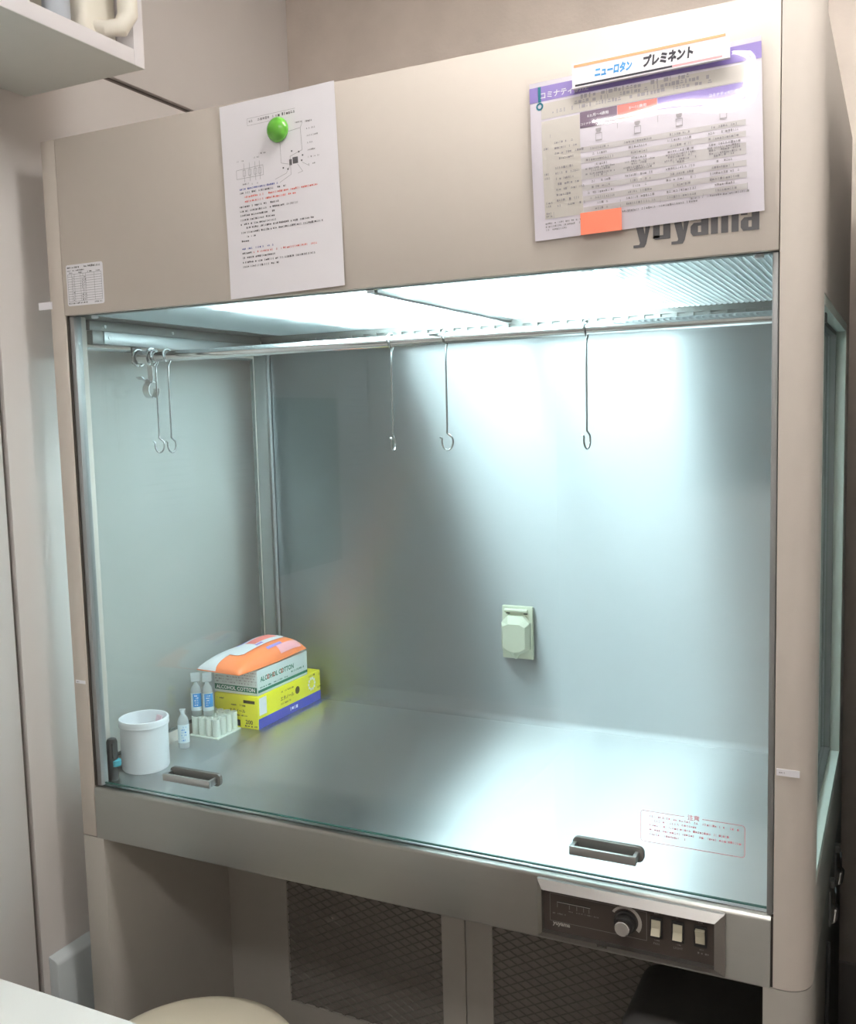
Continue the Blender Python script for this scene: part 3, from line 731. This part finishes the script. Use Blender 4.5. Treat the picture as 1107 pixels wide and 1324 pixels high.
def strip(pts, x0, x1, th, name, parent=K):
    """sheet metal strip: a polyline in (y, z) swept along x"""
    m = MB(); n = len(pts); nr = []
    for i in range(n):
        a = Vector(pts[max(0, i-1)]); b = Vector(pts[min(n-1, i+1)]); d = (b-a).normalized(); nr.append(Vector((-d.y, d.x)))
    out = [Vector(p)+q*th/2 for p, q in zip(pts, nr)]+[Vector(p)-q*th/2 for p, q in reversed(list(zip(pts, nr)))]
    k = len(out)
    m.v = [(x0, p.x, p.y) for p in out]+[(x1, p.x, p.y) for p in out]
    for i in range(n-1):
        j = k-2-i
        m.f += [(i, i+1, j, j+1), (k+j+1, k+j, k+i+1, k+i)]
    for i in range(k): m.f.append((i, k+i, k+(i+1) % k, (i+1) % k))
    return m.build(name, 'clip_steel', parent, smooth=True, local=True, angle=40)
arc = lambda cy, cz, r, a0, a1, n=18: [(cy+r*math.cos(math.radians(a0+(a1-a0)*i/n)), cz+r*math.sin(math.radians(a0+(a1-a0)*i/n))) for i in range(n+1)]
strip(arc(0, 0, .0125, -60, 240), -.013, .016, .0016, 'rod_grip')
for xa in (-.0165, .0165): strip(arc(0, 0, .0165, -80, 260), xa, xa+.004, .0030, 'grip_rim')
strip([(.0, -.0135), (.001, -.026), (.002, -.038), (.0, -.0475)], .006, .0185, .0018, 'neck')
lower = strip(arc(0, -.0630, .0155, 60, 370, 16), .006, .0215, .0018, 'lower_ring')
strip([(-.006, -.0480), (-.0145, -.0415), (-.022, -.0430), (-.030, -.0385)], .004, .0185, .0018, 'thumb_tab')

# ================================================================== GOODS ON THE WORK SURFACE
T = ZLT+.0012
# tub
bx, by = .0545, .1160
K2 = empty('plastic_tub', (bx, by, T), label='round white plastic tub open at the top near the sash', cat='tub')
MB().lathe([(.0, .0), (.0425, .0), (.0450, .004), (.0450, .086), (.0468, .087), (.0474, .098), (.0462, .1000), (.0435, .1000), (.0425, .096), (.0420, .012), (.0, .010)], bx, by, T, 48, cap=False).build('tub_body', 'bucket_white', K2, smooth=True, angle=40)
MB().lathe([(.0472, .0862), (.0478, .0885), (.0472, .0905)], bx, by, T, 48, cap=False).build('rim_ring', 'bucket_white', K2, smooth=True)
wr = MB().prism([(bx-.006, by+.004), (bx+.010, by-.002), (bx+.012, by+.001), (bx-.004, by+.007)], 'z', T+.011, T+.100)
wr.v = [(p[0]+(p[2]-T-.011)*.22, p[1]+(p[2]-T-.011)*.20, p[2]) for p in wr.v]
tag(wr.build('swab_packet', 'pink_wrap', bevel=.0006), 'pale pink swab packet leaning inside the white tub', 'packet')
# black marker with teal cap ring at the left corner
mk = empty('marker_pen', (.0445, .0400, T), label='thick black marker standing upright in the left front corner', cat='marker')
mm = MB().lathe([(.0, 0), (.0085, 0), (.0095, .002), (.0095, .050), (.0100, .052), (.0100, .074), (.0080, .079), (.004, .081), (.0, .0812)], .0445, .0400, T, 24, cap=False).build('barrel', 'black_plastic', mk, smooth=True, angle=30)
MB().box(.0520, .0560, .0300, .0335, T+.046, T+.074).build('pocket_clip', 'black_plastic', mk, bevel=.001)
tg = ycyl(.0605, T+.034, [(.0030, -.056), (.0075, -.055), (.0075, -.0515), (.0030, -.0505)]); tg.v = [(p[0], p[1]-.0, p[2]) for p in tg.v]
tag(tg.build('teal_knob', 'teal_plastic', smooth=True), 'small teal round knob peeking out between marker and tub', 'knob') if False else None
MB().lathe([(.0070, .026), (.0100, .028), (.0100, .038), (.0070, .040)], .0490, .0430, T, 20).build('teal_band', 'teal_plastic', mk, smooth=True)
# tube rack
RX0, RY0 = .0100, .2950
RK = empty('tube_rack', (RX0+.038, RY0+.04, T), (0, 0, 0), 'small white rack of short open tubes in front of the boxes', 'rack')
MB().box(RX0, RX0+.0765, RY0, RY0+.0815, T, T+.0035).build('base_plate', 'rack_white', RK, bevel=.001)
base = None
for i in range(4):
    for j in range(4):
        cx, cy = RX0+.0112+i*.0180, RY0+.0115+j*.0194
        if base is None:
            base = MB().lathe([(.0078, .0036), (.0085, .005), (.0085, .0410), (.0066, .0410), (.0066, .012), (.001, .012)], cx, cy, T, 14, cap=False).build('tube', 'rack_white', RK, smooth=True, angle=40); b0 = (cx, cy)
        else:
            t = base.copy(); C.objects.link(t); t.location = (cx-b0[0], cy-b0[1], 0)
# ampoules
def ampoule(x, y, z, label, tab=True, yaw=0.75):
    e = empty('ampoule', (x, y, z), (0, 0, yaw), label, 'ampoule', 'soft plastic ampoules')
    MB().lathe([(.0, 0), (.0100, 0), (.0112, .002), (.0112, .056), (.0085, .064), (.0045, .069), (.0042, .073)] + ([(.006, .078), (.006, .081), (0, .081)] if not tab else [(0, .0732)]), 0, 0, 0, 20, 1, .72, cap=False).build('body', 'soft_plastic', e, smooth=True, local=True, angle=40)
    if tab: MB().box(-.0098, .0098, -.0018, .0018, .0735, .0935).build('twist_tab', 'soft_plastic', e, bevel=.0008, local=True)
    lb_ = MB(); lb_.raw = True; n = 14
    for i in range(n+1):
        a = math.radians(-170+160*i/n); 
        for z_ in ((.012, .050)): lb_.v.append((.0116*math.cos(a), .0084*math.sin(a), z_))
    for i in range(n): lb_.f.append((2*i, 2*i+2, 2*i+3, 2*i+1))
    lab = lb_.build('label', 'label_pale' if not tab else 'label_pale', e, smooth=True, local=True)
    lb2 = MB(); lb2.raw = True
    for i in range(7):
        a = math.radians(-130+100*i/6)
        for z_ in ((.020, .049)): lb2.v.append((.0118*math.cos(a), .0086*math.sin(a), z_))
    for i in range(6): lb2.f.append((2*i, 2*i+2, 2*i+3, 2*i+1))
    if tab:
        bl = lb2.build('blue_field', 'label_blue', lab, smooth=True, local=True)
        q = MB(); 
        for k in range(5): marks(q, -.0045, .0020, .023+k*.005, .0034, 0, R2, .9)
        q.v = [(p[0], -.0088*math.sqrt(max(.2, 1-(p[0]/.0118)**2))-.0001, p[1]) for p in q.v]; flat(q, 'label_print', 'print_white', lab)
    else:
        q = MB(); 
        for k in range(6): marks(q, -.005, .004, .016+k*.0055, .0034, 0, R2, .8)
        q.v = [(p[0], -.0088*math.sqrt(max(.2, 1-(p[0]/.0118)**2))-.0001, p[1]) for p in q.v]; flat(q, 'label_print', 'label_blue', lab)
ampoule(.0200, .3130, T+.0412, 'blue-labelled plastic ampoule on the tube rack, left one of two')
ampoule(.0440, .3215, T+.0412, 'blue-labelled plastic ampoule on the tube rack, right one of two')
ampoule(.0500, .2330, T, 'opened clear plastic ampoule standing on the steel surface beside the tub', tab=False)
# yellow carton
YC = empty('carton', (.070, .515, T), label='yellow swab carton with navy lower stripe at the bottom of the stack', cat='carton')
Y0, Y1, X0, X1, Z1 = .382, .631, .0125, .1280, T+.072
yc = MB().box(X0, X1, Y0, Y1, T, Z1).build('carton_body', 'box_yellow', YC, bevel=.0012)
q = MB(); q.quad((X1+.0003, Y0+.001, T+.0005), (X1+.0003, Y1-.001, T+.0005), (X1+.0003, Y1-.001, T+.023), (X1+.0003, Y0+.001, T+.023)); flat(q, 'navy_stripe', 'box_navy', yc, local=False, kind=None)
def on_side(mb, xf): mb.v = [(xf, p[0], p[1]) for p in mb.v]; return mb
def on_front(mb, yf): mb.v = [(p[0], yf, p[1]) for p in mb.v]; return mb
q = MB(); put_text(q, 'エタノール', .02, Y0+.085, T+.040, 0, width=.052, bold=.0003); marks(q, Y0+.085, Y0+.135, T+.058, .004, 0, R2, .8); marks(q, Y0+.085, Y0+.130, T+.031, .0045, 0, R2, .8)
for i in range(12):
    a0, a1 = 2*PI*i/12, 2*PI*(i+1)/12; c0 = (Y0+.152, T+.048); q.quad((c0[0], c0[1], 0), (c0[0]+.009*math.cos(a0), c0[1]+.009*math.sin(a0), 0), (c0[0]+.009*math.cos(a1), c0[1]+.009*math.sin(a1), 0), (c0[0], c0[1], 0))
marks(q, Y0+.200, Y0+.225, T+.064, .005, 0, R2, .8); marks(q, Y0+.235, Y0+.250, T+.060, .006, 0, R2, .9); marks(q, Y0+.235, Y0+.250, T+.030, .006, 0, R2, .9)
flat(on_side(q, X1+.0005), 'brown_print', 'ink_brown', yc, local=False)
q = MB()
for i in range(10):
    a = 2*PI*i/10; rect(q, Y0+.212+.013*math.cos(a)-.003, Y0+.212+.013*math.cos(a)+.003, T+.047+.013*math.sin(a)-.003, T+.047+.013*math.sin(a)+.003, 0)
rect(q, Y0+.005, Y0+.032, T+.030, T+.068, 0); marks(q, Y0+.120, Y0+.150, T+.008, .008, 0, R2, .9)
flat(on_side(q, X1+.0004), 'white_print', 'print_white', yc, local=False)
q = MB(); put_text(q, 'エタノール', .02, X0+.040, T+.034, 0, width=.042, bold=.0004); put_text(q, '200', .02, X0+.082, T+.010, 0, width=.019, bold=.0004); marks(q, X0+.045, X0+.080, T+.048, .0045, 0, R2, .8); marks(q, X0+.045, X0+.085, T+.026, .004, 0, R2, .8); marks(q, X0+.080, X0+.112, T+.004, .004, 0, R2, .9)
rect(q, X0+.078, X0+.108, T+.056, T+.063, 0); marks(q, X0+.004, X0+.03, T+.060, .004, 0, R2, .8)
flat(on_front(q, Y0-.0004), 'front_print', 'ink_brown', yc, local=False)
q = MB(); rect(q, X0+.050, X0+.068, T+.004, T+.018, 0); flat(on_front(q, Y0-.0004), 'black_mark', 'print_dark', yc, local=False, kind=None)
# white carton
V0, V1 = Z1+.0006, Z1+.0566
A0, A1, U0, U1 = .388, .582, .0085, .1255
WC = empty('carton', (.067, .485, V0), label='white swab carton with green and red lettering above the yellow carton', cat='carton')
wc = MB().box(U0, U1, A0, A1, V0, V1).build('carton_body', 'box_white', WC, bevel=.001)
q = MB(); rect(q, A0+.001, A1-.001, V0+.006, V0+.012, 0); 
put_text(q, 'ALCOHOL COTTON', .02, A0+.010, V0+.0285, 0, width=.128, height=.0115, bold=.0006); marks(q, A0+.128, A0+.178, V0+.020, .005, 0, R2, .85); marks(q, A0+.006, A0+.110, V0+.0145, .0035, 0, R2, .75)
flat(on_side(q, U1+.0004), 'green_print', 'ink_green', wc, local=False)
q = MB(); rect(q, U0+.002, U1-.002, V0+.006, V0+.0185, 0); flat(on_front(q, A0-.0003), 'green_band', 'ink_green', wc, local=False, kind=None)
q = MB(); put_text(q, 'ALCOHOL COTTON', .02, U0+.006, V0+.0080, 0, width=.104, height=.0085, bold=.0006); flat(on_front(q, A0-.0006), 'band_lettering', 'print_white', wc, local=False)
q = MB()
for k in range(5): marks(q, U0+.004, U1-.004, V0+.023+k*.0062, .0030, 0, R2, .7)
flat(on_front(q, A0-.0004), 'grey_print', 'ink_grey', wc, local=False)
q = MB()
for a in (.034, .055, .0865): put_text(q, 'O', .02, A0+a, V0+.0285, 0, width=.0085, height=.0115, bold=.0006)
flat(on_side(q, U1+.0007), 'red_print', 'ink_red', wc, local=False)
# wet wipe pack slumped over the cartons
WP = empty('wipe_pack', (.068, .455, V1), label='soft orange and white wet wipe pack lying on the stacked cartons', cat='wipes')
LY, LX = .235, .118; yaw = math.radians(-4)
def wtop(u, v):   # u along the length 0..1 (front to back), v across 0..1
    e = (1-abs(2*u-1)**3.2)*(1-abs(2*v-1)**2.6)
    return .0025+.036*max(0, e)**.46*(0.74+.40*u)+.0022*math.sin(9*u+5*v)*math.sin(PI*v)*math.sin(PI*u)
def wpos(u, v, z):
    x = (v-.5)*LX*(1+.04*math.sin(6*u)); y = (u-.5)*LY
    y2 = y; z2 = z+.0015+(.012*(u-.5) if u > .5 else 0)
    c, s = math.cos(yaw), math.sin(yaw)
    return (x*c-y2*s, x*s+y2*c, z2)
nu, nv = 30, 18; g = MB()
for top in (1, 0):
    for j in range(nu+1):
        for i in range(nv+1):
            u, v = j/nu, i/nv; z = wtop(u, v) if top else .0010+.0007*math.sin(7*u)
            g.v.append(wpos(u, v, z))
N = (nu+1)*(nv+1)
for j in range(nu):
    for i in range(nv):
        a = j*(nv+1)+i; g.f += [(a, a+1, a+nv+2, a+nv+1), (N+a, N+a+nv+1, N+a+nv+2, N+a+1)]
for j in range(nu):
    for i in (0, nv): a = j*(nv+1)+i; g.f.append((a, a+nv+1, N+a+nv+1, N+a))
for i in range(nv):
    for j in (0, nu): a = j*(nv+1)+i; g.f.append((a, a+1, N+a+1, N+a))
wp = g.build('pouch', 'pack_orange', WP, smooth=True, local=True, angle=70)
def patch(name, material, u0, u1, v0, v1, off, nu=14, nv=10, rnd=.0, parent=None):
    g = MB(); g.raw = True
    for j in range(nu+1):
        for i in range(nv+1):
            fu, fv = j/nu, i/nv; u = u0+(u1-u0)*fu; v = v0+(v1-v0)*fv
            if rnd:
                c = max(0, abs(2*fv-1)-.7)/.3; u = (u0+u1)/2+(u-(u0+u1)/2)*(1-rnd*c*c)
            p = wpos(u, v, wtop(u, v)+off); g.v.append(p)
    for j in range(nu):
        for i in range(nv): a = j*(nv+1)+i; g.f.append((a, a+1, a+nv+2, a+nv+1))
    o = g.build(name, material, parent or wp, smooth=True, local=True); return o
lid = patch('flap_label', 'pack_white', .20, .88, .03, .70, .0016, rnd=.14)
patch('purple_word', 'print_purple', .42, .70, .20, .27, .0022, parent=lid)
patch('orange_word', 'print_salmon', .48, .82, .34, .58, .0022, parent=lid)
patch('purple_mark', 'print_purple', .46, .56, .60, .66, .0022, parent=lid)
patch('white_corner', 'pack_white', .0, .22, .02, .45, .0010)
patch('side_label', 'print_pink', .62, .93, .86, .985, .0010)
patch('side_stripe', 'print_purple', .50, .72, .80, .86, .0012)

# ================================================================== SHELF ON THE LEFT WALL
SX, SY0, SY1, SZ0, SZ1 = .200, -1.05, .0495, 2.097, 2.55
SH = empty('wall_shelf', (XW, -.5, SZ0), label='white open wall shelf box hung on the left wall, upper left', cat='shelf')
MB().box(XW+.0005, SX-.004, SY0+.02, SY1-.024, SZ0+.0006, SZ0+.025).build('bottom_board', 'shelf_white', SH)
MB().box(XW+.0005, SX-.0005, SY0+.001, SY1-.001, SZ0, SZ0+.0005).build('underside', 'shelf_under', SH)
MB().box(SX-.0039, SX, SY0, SY1-.0245, SZ0+.0006, SZ0+.0255).build('front_edge', 'shelf_white', SH, bevel=.0008)
MB().box(XW+.0005, SX, SY1-.024, SY1, SZ0+.0006, SZ1).build('end_board', 'shelf_white', SH, bevel=.0008)
MB().box(XW+.0005, SX, SY0, SY0+.02, SZ0+.0256, SZ1).build('end_board', 'shelf_white', SH, bevel=.0008)
MB().box(XW+.0005, SX, SY0+.021, SY1-.025, SZ1-.02, SZ1).build('top_board', 'shelf_white', SH, bevel=.0008)
MB().box(XW+.0005, XW+.008, SY0+.021, SY1-.025, SZ0+.0256, SZ1-.021).build('back_board', 'shelf_white', SH)
def jug(y0, y1, label, handle=True):
    z = SZ0+.0258
    e = empty('plastic_jug', (.12, (y0+y1)/2, z), label=label, cat='jug', group='plastic jugs on the wall shelf')
    MB().box(.02, .172, y0, y1, z, z+.24).build('jug_body', 'jug_white', e, bevel=.016, segs=4)
    MB().lathe([(.022, 0), (.022, .03), (.018, .032)], .085, (y0+y1)/2, z+.241, 20).build('screw_cap', 'jug_white', e, smooth=True)
    if handle:
        yc_ = y1-.017
        MB().tube([(.150, yc_-.036, z+.030), (.186, yc_-.028, z+.020), (.200, yc_-.010, z+.024), (.207, yc_, z+.045), (.208, yc_, z+.16), (.196, yc_, z+.19), (.145, yc_, z+.20)], [.010, .012, .015, .0165, .0165, .014, .011], 14).build('handle', 'jug_white', e, smooth=True)
    else:
        MB().box(.1721, .180, y0+.012, y1-.012, z+.02, z+.20).build('ridge', 'jug_white', e, bevel=.003)
jug(-.060, .0235, 'white plastic jug with a thick handle at the shelf end')
jug(-.262, -.155, 'cream plastic jug further left on the shelf, beyond the grey bottle', handle=False)
zb = SZ0+.0258
bt = empty('grey_bottle', (.165, -.106, zb), label='small blue-grey bottle between the jugs on the wall shelf', cat='bottle')
MB().lathe([(.0, 0), (.019, 0), (.021, .003), (.021, .075), (.012, .092), (.012, .10), (0, .10)], .165, -.106, zb, 24, cap=False).build('bottle_body', 'bottle_grey', bt, smooth=True, angle=40)
MB().lathe([(.0132, .1005), (.0132, .118), (.011, .12)], .165, -.106, zb, 20).build('bottle_cap', 'black_plastic', bt, smooth=True)

# ================================================================== FURNITURE IN FRONT AND BELOW
D = empty('desk', (.28, -.70, 0), label='white desk top cutting into the lower left corner', cat='desk')
MB().box(-.078, .640, -1.10, -.3755, .692, .720).build('desk_top', 'desk_white', D, bevel=.002)
for x, y in ((-.05, -.42), (.58, -.42), (-.05, -1.06), (.58, -1.06)): MB().box(x-.02, x+.02, y-.02, y+.02, 0, .6915).build('leg', 'aluminium', D, bevel=.002)
sx, sy, sr = .340, -.122, .178
ST = empty('stool', (sx, sy, 0), label='round stool with a cream padded seat before the bench', cat='stool')
MB().lathe([(.0, .425), (sr-.012, .425), (sr-.003, .432), (sr, .445), (sr-.002, .460), (sr-.010, .471), (sr-.028, .478), (sr*.5, .482), (0, .483)], sx, sy, 0, 64, cap=False).build('seat', 'seat_cream', ST, smooth=True, angle=60)
MB().lathe([(sr-.03, .405), (sr-.02, .4248), (0, .4248)], sx, sy, 0, 40, cap=True).build('seat_pan', 'aluminium', ST, smooth=True)
for k in range(4):
    a = PI/4+k*PI/2; MB().tube([(sx+.11*math.cos(a), sy+.11*math.sin(a), .404), (sx+.165*math.cos(a), sy+.165*math.sin(a), .012)], .011, 12).build('leg', 'chrome', ST, smooth=True)
MB().tube([(sx+.142*math.cos(2*PI*i/32), sy+.142*math.sin(2*PI*i/32), .17) for i in range(32)], .007, 8, closed=True).build('foot_ring', 'chrome', ST, smooth=True)
# dark bin under the bench
BN = empty('waste_bin', (1.09, .24, 0), label='dark rounded bin standing under the bench at the right', cat='bin')
pr_ = rounded_rect(.975, 1.205, .02, .545, .030, 6)
pr_ = [(p[0]-(.545-p[1])*.10 if p[0] < 1.09 else p[0], p[1]) for p in pr_]
MB().prism(pr_, 'y', .17, .335).build('bin_body', 'bin_dark', BN, bevel=.012, segs=3)
MB().box(1.00, 1.19, .166, .1695, .500, .507).build('lid_seam', 'black_plastic', BN)
MB().box(.96, 1.20, .19, .33, 0, .0195).build('bin_foot', 'black_plastic', BN)
# pale cover at the wall
CV = MB().prism([(XW, 0), (XW+.024, 0), (XW+.024, .484), (XW+.019, .490), (XW, .497)], 'y', -.030, .33).build('duct_cover', 'cover_bluegrey', bevel=.003)
tag(CV, 'pale blue-grey box cover low on the left wall beside the bench', 'cover')
# unseen locker shape, added to keep the gap right of the bench dark
LK = empty('light_blocker', (1.6, .45, 0), label='added tall grey locker shape out of view, darkening the gap beside the bench', cat='light blocker')
MB().box(1.335, 1.86, .06, .88, .02, 1.985).build('blocker_body', 'blocker_grey', LK, bevel=.003)
for xa, xb in ((1.340, 1.596), (1.600, 1.855)):
    d = MB().box(xa, xb, .045, .0595, .05, 1.975).build('blocker_door', 'blocker_grey', LK, bevel=.002)
    MB().box(xb-.04 if xa < 1.5 else xa+.025, xb-.025 if xa < 1.5 else xa+.04, .030, .0448, .95, 1.10).build('handle', 'aluminium', d, bevel=.002)
MB().box(1.345, 1.85, .07, .87, 0, .0195).build('plinth', 'black_plastic', LK)
# sheets on the left wall, seen mirrored in the sash
def wall_sheet(y0, y1, z0, z1, label, material='paper_white', n=14):
    e = MB().box(XW+.0002, XW+.0012, y0, y1, z0, z1).build('wall_notice', material)
    tag(e, label, 'paper', 'sheets on the left wall')
    q = MB()
    for k in range(n):
        zz_ = z1-.03-(z1-z0-.05)*k/n; marks(q, y0+.02, y0+.02+(y1-y0-.04)*R2.uniform(.5, 1), zz_, .005, 0, R2, .8)
    q.v = [(XW+.0015, p[0], p[1]) for p in q.v]; flat(q, 'sheet_print', 'ink_grey', e, local=False)
wall_sheet(-.435, -.235, 1.283, 1.563, 'white printed sheet on the left wall nearest the bench, mirrored in the sash')
wall_sheet(-.705, -.500, 1.256, 1.550, 'white printed sheet second from the bench on the left wall, mirrored in the sash')
wall_sheet(-1.060, -.745, 1.10, 1.560, 'dark poster on the left wall, mirrored in the sash', 'poster_dark', 4)
wall_sheet(-1.235, -1.075, 1.325, 1.640, 'white sheet beside the dark poster on the left wall, mirrored in the sash')
